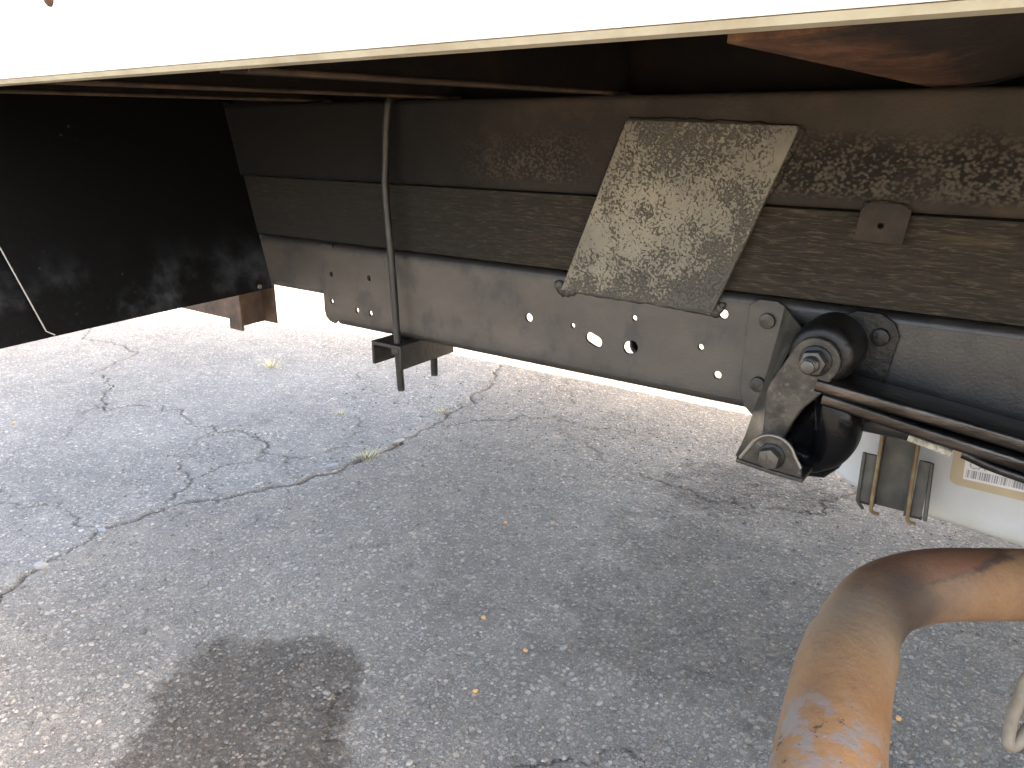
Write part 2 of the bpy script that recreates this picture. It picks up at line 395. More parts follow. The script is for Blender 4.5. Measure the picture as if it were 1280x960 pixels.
def box(name, a, b, mat, parent=None, bevel=.002, seg=2):
    bm = bmesh.new(); bm_box(bm, a, b, bevel, seg)
    return from_bm(name, bm, mat, parent, 40)

def bm_prism(bm, pts, axis, lo, hi, bevel=0, seg=2):
    """closed polygon extruded along axis: 'X' -> pts are (y,z); 'Y' -> (x,z); 'Z' -> (x,y)"""
    t = bmesh.new()
    def mk(p, d):
        return {'X': (d, p[0], p[1]), 'Y': (p[0], d, p[1]), 'Z': (p[0], p[1], d)}[axis]
    A = [t.verts.new(mk(p, lo)) for p in pts]; B = [t.verts.new(mk(p, hi)) for p in pts]
    t.faces.new(A); t.faces.new(B[::-1])
    for i in range(len(pts)):
        j = (i + 1) % len(pts); t.faces.new((A[i], B[i], B[j], A[j]))
    bmesh.ops.recalc_face_normals(t, faces=t.faces)
    if bevel:
        es = [e for e in t.edges if abs((e.verts[0].co - e.verts[1].co)['XYZ'.index(axis)]) < 1e-9]
        bmesh.ops.bevel(t, geom=es, offset=bevel, segments=seg, affect='EDGES', profile=.5, clamp_overlap=True)
    merge(bm, t)

def prism(name, pts, axis, lo, hi, mat, parent=None, bevel=.0015, seg=2):
    bm = bmesh.new(); bm_prism(bm, pts, axis, lo, hi, bevel, seg)
    return from_bm(name, bm, mat, parent, 35)

def arc(cx, cy, r, a0, a1, n):
    return [(cx + r * math.cos(R(a0 + (a1 - a0) * i / n)), cy + r * math.sin(R(a0 + (a1 - a0) * i / n))) for i in range(n + 1)]

def stadium(ax, ay, ra, bx, by, rb, n=12):
    """outline of a link: circle ra at a and rb at b"""
    an = math.degrees(math.atan2(by - ay, bx - ax)); d = math.hypot(bx - ax, by - ay)
    k = math.degrees(math.acos((ra - rb) / d))
    return arc(ax, ay, ra, an + k, an + 360 - k, n) + arc(bx, by, rb, an - k, an + k, n)

def plate_holes(name, outer, holes, y0, thick, mat, parent=None, bevel=.0008):
    """plate in the XZ plane with real holes, front face at y0"""
    cu = bpy.data.curves.new('tmp', 'CURVE'); cu.dimensions = '2D'; cu.fill_mode = 'BOTH'
    cu.extrude = thick / 2 - bevel; cu.bevel_depth = bevel; cu.bevel_resolution = 1; cu.offset = -bevel
    for loop in [outer] + holes:
        s = cu.splines.new('POLY'); s.points.add(len(loop) - 1); s.use_cyclic_u = True
        for p, q in zip(s.points, loop): p.co = (q[0], q[1], 0, 1)
    to = bpy.data.objects.new('tmp', cu); COL.objects.link(to)
    dg = bpy.context.evaluated_depsgraph_get(); dg.update()
    me = bpy.data.meshes.new_from_object(to.evaluated_get(dg))
    bpy.data.objects.remove(to); bpy.data.curves.remove(cu)
    me.name = name
    me.transform(Matrix(((1, 0, 0, 0), (0, 0, -1, y0 + thick / 2), (0, 1, 0, 0), (0, 0, 0, 1))))
    me.materials.clear()
    return obj(name, me, mat, parent)

def smooth_path(pts, per=8):
    P = [Vector(p) for p in pts]; P = [2 * P[0] - P[1]] + P + [2 * P[-1] - P[-2]]
    out = []
    for i in range(1, len(P) - 2):
        for k in range(per):
            t = k / per
            a, b, c, d = P[i - 1], P[i], P[i + 1], P[i + 2]
            out.append(.5 * ((2 * b) + (c - a) * t + (2 * a - 5 * b + 4 * c - d) * t * t + (3 * b - a - 3 * c + d) * t ** 3))
    return out + [P[-2]]

def bm_tube(bm, path, rad, seg=16, cap=True, jitter=0):
    path = [Vector(p) for p in path]
    n = len(path); rings = []
    up = Vector((0, 0, 1)); d0 = (path[1] - path[0]).normalized()
    nrm = d0.cross(up if abs(d0.dot(up)) < .9 else Vector((0, 1, 0))).normalized()
    for i, p in enumerate(path):
        d = (path[min(i + 1, n - 1)] - path[max(i - 1, 0)]).normalized()
        nrm = (nrm - d * nrm.dot(d)).normalized(); bi = d.cross(nrm)
        r = rad[i] if isinstance(rad, (list, tuple)) else rad
        r *= 1 + random.uniform(-jitter, jitter)
        rings.append([bm.verts.new(p + (nrm * math.cos(2 * PI * k / seg) + bi * math.sin(2 * PI * k / seg)) * r) for k in range(seg)])
    for a, b in zip(rings, rings[1:]):
        for k in range(seg): bm.faces.new((a[k], a[(k + 1) % seg], b[(k + 1) % seg], b[k]))
    if cap: bm.faces.new(rings[0][::-1]); bm.faces.new(rings[-1])

def tube(name, path, rad, mat, parent=None, seg=16, cap=True, jitter=0, ang=50):
    bm = bmesh.new(); bm_tube(bm, path, rad, seg, cap, jitter)
    return from_bm(name, bm, mat, parent, ang)

def bm_lathe(bm, prof, centre, axis='Y', seg=24):
    """prof: (radius, position along axis) open polyline, closed to the axis by end caps"""
    c = Vector(centre); rings = []
    for r, h in prof:
        ring = []
        for k in range(seg):
            a = 2 * PI * k / seg; u, v = r * math.cos(a), r * math.sin(a)
            ring.append(bm.verts.new(c + Vector((u, h, v) if axis == 'Y' else ((h, u, v) if axis == 'X' else (u, v, h)))))
        rings.append(ring)
    for a, b in zip(rings, rings[1:]):
        for k in range(seg): bm.faces.new((a[k], b[k], b[(k + 1) % seg], a[(k + 1) % seg]))
    bm.faces.new(rings[0]); bm.faces.new(rings[-1][::-1])

def lathe(name, prof, centre, mat, parent=None, axis='Y', seg=24, ang=40):
    bm = bmesh.new(); bm_lathe(bm, prof, centre, axis, seg)
    return from_bm(name, bm, mat, parent, ang)

def rivet(parent, x, z, y, r=.013, mat='plate_steel', name='rivet'):
    return lathe(name, [(r, 0), (r, -.0045), (r * .93, -.0062), (r * .80, -.0068)], (x, y, z), mat, parent, seg=20)

def hexnut(name, x, z, y0, y1, r, mat, parent, rot=15):
    pts = [(x + r * math.cos(R(rot + 60 * k)), z + r * math.sin(R(rot + 60 * k))) for k in range(6)]
    return prism(name, pts, 'Y', y0, y1, mat, parent, .0022, 2)

# ------------------------------------------------------------------ ground
def fract(pl, amp, it=4):
    pts = [np.array(p, float) for p in pl]
    for _ in range(it):
        o = [pts[0]]
        for a, b in zip(pts, pts[1:]):
            L = np.linalg.norm(b - a); m = (a + b) / 2
            if L > .012: m = m + RNG.normal(0, amp * L, 2); o += [m, b]
            else: o += [b]
        pts = o
    return np.array(pts)

CRACKS = [  # (points x,y ; half width at start, end)
    ([(-1.80, .30), (-1.94, .59), (-1.98, .67), (-2.0, .78), (-2.05, .89)], .014, .013),
    ([(-2.05, .89), (-2.03, 1.0), (-2.02, 1.09), (-1.95, 1.18), (-1.89, 1.31), (-1.84, 1.47), (-1.81, 1.58)], .013, .011),
    ([(-1.81, 1.58), (-1.8, 1.71), (-1.82, 1.85), (-1.81, 1.97), (-1.86, 2.14)], .015, .011),
    ([(-1.86, 2.14), (-1.91, 2.37), (-2.04, 2.72), (-2.1, 3.0), (-2.3, 3.5)], .011, .010),
    ([(-4.7, 2.1), (-4.25, 1.97), (-4.07, 1.9), (-3.94, 1.94), (-3.6, 1.84), (-3.37, 1.62), (-3.25, 1.57), (-3.14, 1.48), (-2.97, 1.39)], .013, .012),
    ([(-2.97, 1.39), (-2.94, 1.48), (-2.85, 1.55), (-2.65, 1.53), (-2.57, 1.5), (-2.43, 1.52), (-2.33, 1.58), (-2.19, 1.56), (-2.11, 1.49)], .008, .010),
    ([(-2.11, 1.49), (-2.13, 1.37), (-2.14, 1.23), (-2.09, 1.15), (-2.05, 1.08)], .006, .009),
    ([(-2.43, 1.52), (-2.41, 1.43), (-2.31, 1.31), (-2.27, 1.27), (-2.13, 1.22)], .005, .006),
    ([(-2.12, 1.5), (-2.01, 1.51), (-1.95, 1.6), (-1.97, 1.73), (-1.98, 1.83), (-2.06, 1.89), (-2.15, 1.89)], .006, .004),
    ([(-2.01, 1.51), (-1.98, 1.48), (-1.86, 1.43)], .005, .005),
    ([(-2.09, 1.24), (-2.0, 1.21), (-1.93, 1.18)], .004, .005),
    ([(-2.6, .76), (-2.44, .8), (-2.34, .86), (-2.24, .89), (-2.08, .89)], .004, .007),
    ([(-1.86, 2.14), (-1.85, 2.35), (-1.91, 2.49), (-1.95, 2.7)], .007, .005),
    ([(-1.83, 2.03), (-1.73, 2.15), (-1.61, 2.3), (-1.46, 2.35), (-1.27, 2.38), (-1.15, 2.4)], .007, .004),
    ([(-1.75, 2.95), (-1.71, 2.78), (-1.63, 2.63), (-1.52, 2.53)], .008, .004),
    ([(-1.0, 2.1), (-.82, 2.08), (-.71, 2.05), (-.62, 2.08), (-.5, 2.12), (-.41, 2.32), (-.30, 2.42)], .003, .004),
    ([(-.63, .88), (-.58, .92), (-.55, .95), (-.52, 1.0), (-.48, 1.03), (-.44, 1.02), (-.40, 1.0)], .003, .003),
    ([(-3.2, 2.85), (-2.95, 2.71), (-2.51, 2.42), (-2.27, 2.17), (-2.27, 2.05)], .005, .004),
    ([(-1.01, .85), (-.97, .78), (-.95, .73), (-.91, .74)], .005, .003),
    ([(-1.77, 1.21), (-1.73, 1.16), (-1.74, 1.12)], .004, .003),
    ([(-1.46, 2.35), (-1.38, 2.25), (-1.28, 2.22), (-1.15, 2.12)], .004, .003),
    ([(-3.14, 1.48), (-3.0, 1.3), (-2.8, 1.1), (-2.75, .9)], .003, .003),
    ([(-2.27, 2.17), (-2.1, 2.12), (-2.0, 2.2)], .004, .003),
]
STAINS = [
    ([(-1.0, 1.0), (-.95, 1.7), (-.5, 2.1), (.1, 2.2), (.6, 2.0), (.6, .2), (-.3, .2), (-.7, .6)], .38, .10),  # (polygon, softness, strength)
    ([(-1.17, .30), (-1.21, .47), (-1.28, .57), (-1.37, .68), (-1.4, .75), (-1.4, .82), (-1.29, .86), (-1.21, .91), (-1.09, .91), (-1.03, .9), (-.99, .84), (-.94, .77), (-.86, .68), (-.78, .5), (-.75, .3)], .035, .98),
    ([(-.95, 1.6), (-.9, 1.85), (-.7, 2.0), (-.45, 1.95), (-.3, 1.75), (-.2, 1.4), (-.1, 1.2), (-.2, 1.05), (-.45, 1.15), (-.7, 1.3), (-.85, 1.45)], .16, .54),
    ([(-.95, 2.02), (-.85, 2.3), (-.65, 2.4), (-.45, 2.3), (-.4, 2.1), (-.6, 2.0)], .08, .82),
    ([(-.82, 1.16), (-.8, 1.26), (-.70, 1.28), (-.66, 1.18), (-.72, 1.1)], .06, .42),
    ([(-1.06, 1.14), (-1.04, 1.22), (-.93, 1.25), (-.90, 1.17), (-.97, 1.12)], .045, .42),
    ([(-1.02, .92), (-1.0, .98), (-.86, .98), (-.82, .9), (-.92, .86)], .04, .35),
]

def vnoise(x, y, sc, seed):
    """value noise on arrays"""
    r = np.random.default_rng(seed); T = r.random((256, 256))
    xs, ys = x * sc + 1000.3, y * sc + 1000.7
    xi, yi = np.floor(xs).astype(int), np.floor(ys).astype(int); u, v = xs - xi, ys - yi
    u = u * u * (3 - 2 * u); v = v * v * (3 - 2 * v)
    g = lambda a, b: T[a % 256, b % 256]
    return (g(xi, yi) * (1 - u) + g(xi + 1, yi) * u) * (1 - v) + (g(xi, yi + 1) * (1 - u) + g(xi + 1, yi + 1) * u) * v

def seg_dist(px, py, a, b):
    d = b - a; L = max(d @ d, 1e-12)
    t = np.clip(((px - a[0]) * d[0] + (py - a[1]) * d[1]) / L, 0, 1)
    return np.hypot(px - a[0] - t * d[0], py - a[1] - t * d[1])

def build_ground():
    x0, x1, y0, y1, st = -5.0, .52, .22, 3.7, .006
    xs = np.arange(x0, x1, st); ys = np.arange(y0, y1, st)
    nx, ny = len(xs), len(ys)
    Xg, Yg = np.meshgrid(xs, ys, indexing='ij')
    z = (vnoise(Xg, Yg, 1.3, 1) - .5) * .012 + (vnoise(Xg, Yg, 6, 2) - .5) * .004 + (vnoise(Xg, Yg, 40, 3) - .5) * .0022 + (vnoise(Xg, Yg, 90, 5) - .5) * .0028
    crack = np.zeros_like(z)
    for ci, (pts, w0, w1) in enumerate(CRACKS):
        P = fract(pts, .12 if ci < 4 else .17)
        w0, w1 = (w0 * 1.55, w1 * 1.55) if ci < 4 else (w0 * .8, w1 * .8)
        n = len(P) - 1
        for i in range(n):
            a, b = P[i], P[i + 1]
            w = w0 + (w1 - w0) * i / n
            m = w * 2.2 + .01
            i0, i1 = np.searchsorted(xs, [min(a[0], b[0]) - m, max(a[0], b[0]) + m]); j0, j1 = np.searchsorted(ys, [min(a[1], b[1]) - m, max(a[1], b[1]) + m])
            if i1 <= i0 or j1 <= j0: continue
            px, py = Xg[i0:i1, j0:j1], Yg[i0:i1, j0:j1]
            ww = w * .48 * (.05 + 1.5 * vnoise(px, py, 30, 7) * (.4 + .9 * vnoise(px, py, 6, 8)))
            d = seg_dist(px, py, a, b)
            c = np.clip(1.25 - d / np.maximum(ww, .0028), 0, 1)
            crack[i0:i1, j0:j1] = np.maximum(crack[i0:i1, j0:j1], c * min(1, .30 + w / .014) * (.55 + .45 * vnoise(px, py, 14, 9)))
    z -= np.minimum(crack, 1) ** 1.2 * .012
    stain = np.zeros_like(z)
    for poly, soft, amt in STAINS:
        poly = np.array(poly)
        lo, hi = poly.min(0) - .4, poly.max(0) + .4
        i0, i1 = np.searchsorted(xs, [lo[0], hi[0]]); j0, j1 = np.searchsorted(ys, [lo[1], hi[1]])
        px, py = Xg[i0:i1, j0:j1], Yg[i0:i1, j0:j1]
        dmin = np.full(px.shape, 9.); ins = np.zeros(px.shape, bool)
        for k in range(len(poly)):
            a, b = poly[k], poly[(k + 1) % len(poly)]
            dmin = np.minimum(dmin, seg_dist(px, py, a, b))
            if a[1] != b[1]:
                cnd = (a[1] > py) != (b[1] > py)
                ins ^= cnd & (px < (b[0] - a[0]) * (py - a[1]) / (b[1] - a[1]) + a[0])
        sd = np.where(ins, dmin, -dmin) + (vnoise(px, py, 9, 21) - .5) * soft * 2.0 + (vnoise(px, py, 35, 22) - .5) * soft * 1.0 + (vnoise(px, py, 110, 23) - .5) * soft * .7
        v = np.clip(sd / soft * .5 + .5, 0, 1); v = v * v * (3 - 2 * v)
        v = v * amt * (.72 + .56 * vnoise(px, py, 14, 24))
        stain[i0:i1, j0:j1] = np.maximum(stain[i0:i1, j0:j1], np.clip(v, 0, 1))
    # the long crack is a paving seam: the lane on the near side is an older, browner mix
    seam = np.array([p for c in CRACKS[:4] for p in c[0]])
    seam = seam[np.argsort(seam[:, 1], kind='stable')]
    dl = Xg - np.interp(Yg, seam[:, 1], seam[:, 0]) + (vnoise(Xg, Yg, 12, 31) - .5) * .10 + (vnoise(Xg, Yg, 50, 32) - .5) * .05
    lane = np.clip(dl / .12 + .5, 0, 1)
    # fade relief at the border so that the wide outer sheet meets it
    ed = np.minimum(np.minimum(Xg - x0, xs[-1] - Xg), np.minimum(Yg - y0, ys[-1] - Yg))
    fade = np.clip(ed / .12, 0, 1)
    z *= fade; crack *= np.clip(ed / .02, 0, 1)
    co = np.stack([Xg, Yg, z], -1).reshape(-1, 3)
    idx = np.arange(nx * ny).reshape(nx, ny)
    quads = np.stack([idx[:-1, :-1], idx[1:, :-1], idx[1:, 1:], idx[:-1, 1:]], -1).reshape(-1, 4)
    # outer ring out to the horizon
    c4 = [idx[0, 0], idx[-1, 0], idx[-1, -1], idx[0, -1]]
    big = np.array([(-900, -900, 0), (900, -900, 0), (900, 900, 0), (-900, 900, 0)], float)
    nb = len(co); co = np.vstack([co, big])
    ring = np.array([[nb, nb + 1, c4[1], c4[0]], [nb + 1, nb + 2, c4[2], c4[1]], [nb + 2, nb + 3, c4[3], c4[2]], [nb + 3, nb, c4[0], c4[3]]])
    quads = np.vstack([quads, ring]).astype(np.int32)
    me = bpy.data.meshes.new('ground')
    me.vertices.add(len(co)); me.vertices.foreach_set('co', co.astype(np.float32).ravel())
    me.loops.add(quads.size); me.loops.foreach_set('vertex_index', quads.ravel())
    me.polygons.add(len(quads)); me.polygons.foreach_set('loop_start', np.arange(0, quads.size, 4, dtype=np.int32))
    me.update(calc_edges=True)
    me.shade_smooth()
    for nm, arr in (('crack', crack), ('stain', stain), ('lane', lane)):
        at = me.attributes.new(nm, 'FLOAT', 'POINT')
        at.data.foreach_set('value', np.concatenate([arr.ravel(), np.zeros(4)]).astype(np.float32))
    o = obj('ground', me, 'asphalt')
    o['kind'] = 'structure'; o['label'] = 'weathered cracked grey asphalt under and around the truck'
    pick = lambda a, x, y: float(a[int(np.clip((x - x0) / st, 0, nx - 1)), int(np.clip((y - y0) / st, 0, ny - 1))])
    return (lambda x, y: pick(z, x, y)), (lambda x, y: pick(stain, x, y))
ground_z, ground_stain = build_ground()

# ------------------------------------------------------------------ the truck
truck = bpy.data.objects.new('box_truck', None)
truck.location = (1.28, 1.76, 0)
COL.objects.link(truck)
truck['label'] = 'white box truck seen from below, with dark steel chassis, timber spacer and rusty exhaust'
truck['category'] = 'truck'
YR = 2.30           # outer face of the far chassis rail
YF = 1.200          # outer face of the near chassis rail
MIDY = 1.63

def rail_bends(bm, yf, z0, z1, x0, x1, r=.013, t=.007, fl=.062, sgn=1, low=True):
    """rounded corners and flanges of a channel, the web left out"""
    for top in (True, False):
        if not top and not low: continue
        zz = z1 if top else z0; s = -1 if top else 1
        outer = [(yf + sgn * (r - r * math.cos(R(a))), zz + s * (r - r * math.sin(R(a)))) for a in range(0, 91, 15)]
        inner = [(yf + sgn * (r - (r - t) * math.cos(R(a))), zz + s * (r - (r - t) * math.sin(R(a)))) for a in range(90, -1, -15)]
        pts = outer + [(yf + sgn * fl, zz), (yf + sgn * fl, zz + s * t)] + inner
        bm_prism(bm, pts, 'X', x0, x1)

def circ(x, z, r, n=16): return [(x + r * math.cos(2 * PI * k / n), z + r * math.sin(2 * PI * k / n)) for k in range(n)]
def slot(x, z, r, L, ang):
    dx, dz = math.cos(R(ang)) * L / 2, math.sin(R(ang)) * L / 2
    return stadium(x - dx, z - dz, r, x + dx, z + dz, r * .999, 8)

# chassis rail, near side
Z0, Z1, RB = .6235, .8125, .013
holes = [circ(-1.380, .6775, .0058), circ(-1.297, .667, .0062), circ(-1.254, .666, .0062), circ(-1.252, .746, .0062), circ(-1.375, .742, .0058),
         circ(-1.174, .752, .0035), circ(-.822, .717, .0085), circ(-.723, .716, .0045), circ(-.598, .748, .005), slot(-.678, .696, .0100, .016, -22),
         slot(-.603, .694, .0115, .007, 20), circ(-.473, .716, .005), circ(-.439, .777, .0078), circ(-.440, .673, .0068)]
web = [(-1.405, Z1 - .004), (-1.407, Z0 + .03), (-1.403, Z0 + .014), (-1.392, Z0 + .005), (-1.375, Z0 + .0015), (-1.362, Z0 + RB), (3.4, Z0 + RB), (3.4, Z1 - RB), (-1.362, Z1 - RB), (-1.365, Z1 - .003)]
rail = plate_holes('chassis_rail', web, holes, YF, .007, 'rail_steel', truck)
rail['label'] = 'dark steel chassis rail with punched bolt holes'
bm = bmesh.new(); rail_bends(bm, YF, Z0, Z1, -1.362, 3.4)
from_bm('rail_flange', bm, 'rail_steel', rail, 40)
# older, shallower rail that the main one overlaps at the rear
web = [(-1.94, .6985), (-1.05, .6985), (-1.05, .800), (-1.94, .800)]
rail2 = plate_holes('rear_rail', web, [circ(-1.252, .746, .003)], YF + .009, .006, 'rail_steel', truck)
bm = bmesh.new(); rail_bends(bm, YF + .009, .6865, .811, -1.94, -1.05, .012, .006)
from_bm('rail_flange', bm, 'rail_steel', rail2, 40)
# far chassis rail
frail = prism('far_chassis_rail', [(YR, Z0 + .003), (YR, Z1 - .003), (YR - .003, Z1), (YR - .062, Z1), (YR - .062, Z1 - .007), (YR - .007, Z1 - .007), (YR - .007, Z0 + .007), (YR - .062, Z0 + .007), (YR - .062, Z0), (YR - .003, Z0)], 'X', -1.93, 3.4, 'rail_steel', truck, 0)
for xx in (-1.88, .2, 1.6): box('frame_crossmember', (xx - .05, 1.214, .66), (xx + .05, YR - .012, .79), 'black_steel', truck, .004)
tube('brake_hose', smooth_path([(-1.15, 1.45, .78), (-.93, 1.62, .655), (-.83, 1.64, .60), (-.80, 1.62, .56), (-.74, 1.60, .555), (-.55, 1.55, .60), (-.35, 1.5, .72)]), .010, 'black_steel', truck, 10)

# timber spacer and steel subframe sill, both sides
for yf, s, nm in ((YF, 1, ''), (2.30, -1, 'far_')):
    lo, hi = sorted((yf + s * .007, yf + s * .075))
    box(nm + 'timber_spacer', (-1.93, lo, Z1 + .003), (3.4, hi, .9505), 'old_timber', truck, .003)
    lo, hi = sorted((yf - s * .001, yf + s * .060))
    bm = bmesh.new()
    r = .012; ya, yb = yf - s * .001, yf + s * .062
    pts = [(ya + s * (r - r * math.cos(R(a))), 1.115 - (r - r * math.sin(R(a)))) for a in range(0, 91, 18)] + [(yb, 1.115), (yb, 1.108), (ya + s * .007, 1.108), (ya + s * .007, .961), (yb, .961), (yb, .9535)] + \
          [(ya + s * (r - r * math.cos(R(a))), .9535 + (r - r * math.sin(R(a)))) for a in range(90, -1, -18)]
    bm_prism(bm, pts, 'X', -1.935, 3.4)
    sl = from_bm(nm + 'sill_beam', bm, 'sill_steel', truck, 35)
    if not nm: sill = sl; sl['label'] = 'long steel sill beam with crusty corrosion'

# gusset plate welded over the sill, the timber and the rail
gus = plate_holes('gusset_plate', [(-.744, .783), (-.454, .779), (-.349, 1.062), (-.352, 1.068), (-.623, 1.077), (-.627, 1.073)], [], YF - .0105, .009, 'gusset_steel', truck, .0012)
gus['label'] = 'slanted tan steel gusset plate with flaking pitted scale'
def weld(path, r, parent, mat='gusset_steel'):
    pts = smooth_path(path, 10)
    for p in pts: p.z += random.uniform(-.0012, .0012); p.x += random.uniform(-.001, .001)
    tube('weld_bead', pts, [r * random.uniform(.7, 1.3) for _ in pts], mat, parent, 8, ang=80)
weld([(-.735, YF - .002, .7835), (-.65, YF - .002, .780), (-.55, YF - .002, .779), (-.456, YF - .002, .777)], .0042, gus, 'plate_steel')
weld([(-.625, YF - .003, 1.0775), (-.5, YF - .003, 1.074), (-.348, YF - .003, 1.0655)], .0038, gus, 'sill_steel')
weld([(-.346, YF - .003, 1.062), (-.362, YF - .003, 1.024), (-.385, YF - .003, .968)], .0050, gus, 'sill_steel')
weld([(-.629, YF - .003, 1.07), (-.655, YF - .003, 1.01), (-.673, YF - .003, .965)], .0040, gus, 'sill_steel')
for (x, z, rr) in ((-.752, .789, .010), (-.744, .781, .012), (-.733, .779, .010), (-.723, .780, .008), (-.452, .779, .010), (-.446, .786, .009), (-.441, .792, .006)):
    bm = bmesh.new(); bmesh.ops.create_icosphere(bm, subdivisions=2, radius=rr)
    for v in bm.verts:
        v.co *= 1 + random.uniform(-.16, .16); v.co.y *= .55; v.co += Vector((x, YF - .003, z))
    from_bm('weld_blob', bm, 'plate_steel', gus, 80)

# small tab under the sill
tab = plate_holes('sill_tab', [(-.255, .913), (-.191, .910), (-.186, .958), (-.20, .966), (-.24, .966), (-.251, .956)], [circ(-.222, .935, .0042, 12)], YF - .008, .006, 'sill_steel', truck)
weld([(-.248, YF - .002, .962), (-.22, YF - .003, .966), (-.19, YF - .002, .960)], .0045, tab, 'sill_steel')

# U-bolt clamp round sill, timber and rail
ub = tube('u_bolt', smooth_path([(-1.149, 1.30, 1.112), (-1.149, 1.23, 1.124), (-1.149, 1.19, 1.116), (-1.150, 1.178, 1.09), (-1.156, 1.173, 1.0), (-1.158, 1.170, .938), (-1.150, 1.170, .792), (-1.1445, 1.170, .628), (-1.140, 1.170, .514)]), .0078, 'rod_steel', truck, 14)
ub['label'] = 'long bent U-bolt rod clamping timber to the rail'
tube('rod', [(-1.145, 1.285, 1.10), (-1.146, 1.288, .85), (-1.1465, 1.288, .517)], .0078, 'rod_steel', ub, 14)
cz = .6215
prism('clamp_channel', [(-1.204, cz), (-1.204, cz - .052), (-1.197, cz - .052), (-1.197, cz - .008), (-1.124, cz - .008), (-1.124, cz - .052), (-1.117, cz - .052), (-1.117, cz)], 'Y', 1.150, 1.325, 'rod_steel', ub, .001)
for y in (1.170, 1.288):
    pts = [(-1.1432 + .0165 * math.cos(R(60 * k + 10)), y + .0165 * math.sin(R(60 * k + 10))) for k in range(6)]
    prism('nut', pts, 'Z', cz - .025, cz - .009, 'rod_steel', ub, .0015)
for y, ztop, zb, xa, xb in ((1.170, .596, .516, -1.1435, -1.1402), (1.288, .596, .519, -1.146, -1.1464)):
    turns = (ztop - zb) / .0028; m = int(turns * 10)
    tube('thread', [(xb + (xa - xb) * k / m + .0076 * math.cos(k * PI / 5), y + .0076 * math.sin(k * PI / 5), zb + (ztop - zb) * k / m) for k in range(m)], .0011, 'rod_steel', ub, 5)

# ------------------------------------------------------------------ spring hanger, shackle and leaf spring
UX, UZ = -.263, .754            # upper pin
LX, LZ = -.300, .609            # lower pin
hang = plate_holes('spring_hanger', [(-.395, .800), (-.380, .8105), (-.352, .8105), (-.337, .802), (-.345, .74), (-.354, .68), (-.362, .634), (-.372, .618), (-.388, .632), (-.398, .66)], [], YF - .0075, .0065, 'rail_steel', truck)
hang['label'] = 'riveted spring hanger bracket with cross tube'
rw = [(-.265, .66), (-.262, .80), (-.235, .812), (-.203, .8115), (-.184, .800), (-.176, .780), (-.181, .745), (-.186, .70), (-.186, .672), (-.205, .640), (-.25, .632)]
plate_holes('hanger_wing', rw, [], YF - .0075, .0065, 'black_steel', hang)
for x, z in ((-.364, .7785), (-.3685, .6735)): rivet(hang, x, z, YF - .0075, .0125, 'plate_steel')
for x, z in ((-.200, .778), (-.200, .660)): rivet(hang, x, z, YF - .0075, .0130, 'black_steel')
lathe('cross_tube', [(.020, 1.113), (.034, 1.113), (.0405, 1.1155), (.0445, 1.121), (.0465, 1.129), (.0475, 1.145), (.0475, 1.196)], (UX + .001, 0, UZ + .004), 'black_steel', hang, seg=40)
# folded side walls from the rail out to the tube and down to the lower lug
def sheet(name, A, B, thick, mat, parent, sub=5):
    A, B = smooth_path(A, sub), smooth_path(B, sub)
    bm = bmesh.new(); g = []
    K = 6
    for a, b in zip(A, B): g.append([bm.verts.new(a.lerp(b, k / K)) for k in range(K + 1)])
    for r0, r1 in zip(g, g[1:]):
        for k in range(K): bm.faces.new((r0[k], r0[k + 1], r1[k + 1], r1[k]))
    bmesh.ops.recalc_face_normals(bm, faces=bm.faces)
    bmesh.ops.solidify(bm, geom=list(bm.faces), thickness=thick)
    return from_bm(name, bm, mat, parent, 50)
sheet('side_wall', [(-.337, 1.1945, .803), (-.344, 1.1945, .75), (-.354, 1.1945, .69), (-.364, 1.190, .638), (-.359, 1.135, .604), (-.3525, 1.076, .591)],
      [(-.296, 1.150, .782), (-.314, 1.130, .74), (-.324, 1.111, .69), (-.322, 1.106, .645), (-.324, 1.094, .62), (-.338, 1.075, .599)], .0045, 'wall_steel', hang)
# greasy lower casting between the shackle plates
bm = bmesh.new()
prof = [(-.258, .716), (-.236, .712), (-.214, .698), (-.200, .675), (-.199, .647), (-.208, .612), (-.222, .580), (-.240, .560), (-.268, .556), (-.300, .566), (-.315, .60), (-.296, .640), (-.272, .68)]
bm_prism(bm, prof, 'Y', 1.135, 1.180, .016, 5)
cast = from_bm('shackle_casting', bm, 'greased_steel', hang, 70)
tube('casting_boss', smooth_path([(-.252, 1.140, .712), (-.236, 1.138, .690), (-.229, 1.136, .660), (-.230, 1.136, .630), (-.240, 1.136, .604), (-.258, 1.136, .590), (-.285, 1.136, .594)], 8), [.020 + .014 * math.sin(PI * min(1, (k + 4) / 40)) for k in range(49)], 'greased_steel', cast, 28, ang=70)
# shackle
sh = plate_holes('shackle', stadium(UX + .003, UZ, .0345, -.304, .664, .030, 14)[:0] or
                 arc(UX - .001, UZ - .001, .0340, -42, 168, 16) + [(-.322, .712), (-.327, .695), (-.326, .65), (-.322, .618), (-.296, .622), (-.286, .652), (-.272, .680), (-.25, .706)],
                 [], 1.099, .010, 'plate_steel', truck, .0022)
sh['label'] = 'worn spring shackle link held by nut and bolt'
lathe('washer', [(.0225, 1.099), (.0225, 1.0965), (.021, 1.0955), (.012, 1.0955)], (UX, 0, UZ), 'black_steel', sh)
hexnut('nut', UX, UZ, 1.079, 1.0955, .0185, 'bolt_steel', sh, 10)
lathe('stud', [(.0118, 1.079), (.0125, 1.077), (.0118, 1.076), (.0103, 1.074), (.0103, 1.060), (.0092, 1.0580), (.006, 1.0568)], (UX, 0, UZ), 'bolt_steel', sh, seg=20)
tube('thread', [(UX + .0102 * math.cos(k * PI / 8), 1.0605 + k * .0022 / 16, UZ + .0102 * math.sin(k * PI / 8)) for k in range(96)], .0011, 'bolt_steel', sh, 5)
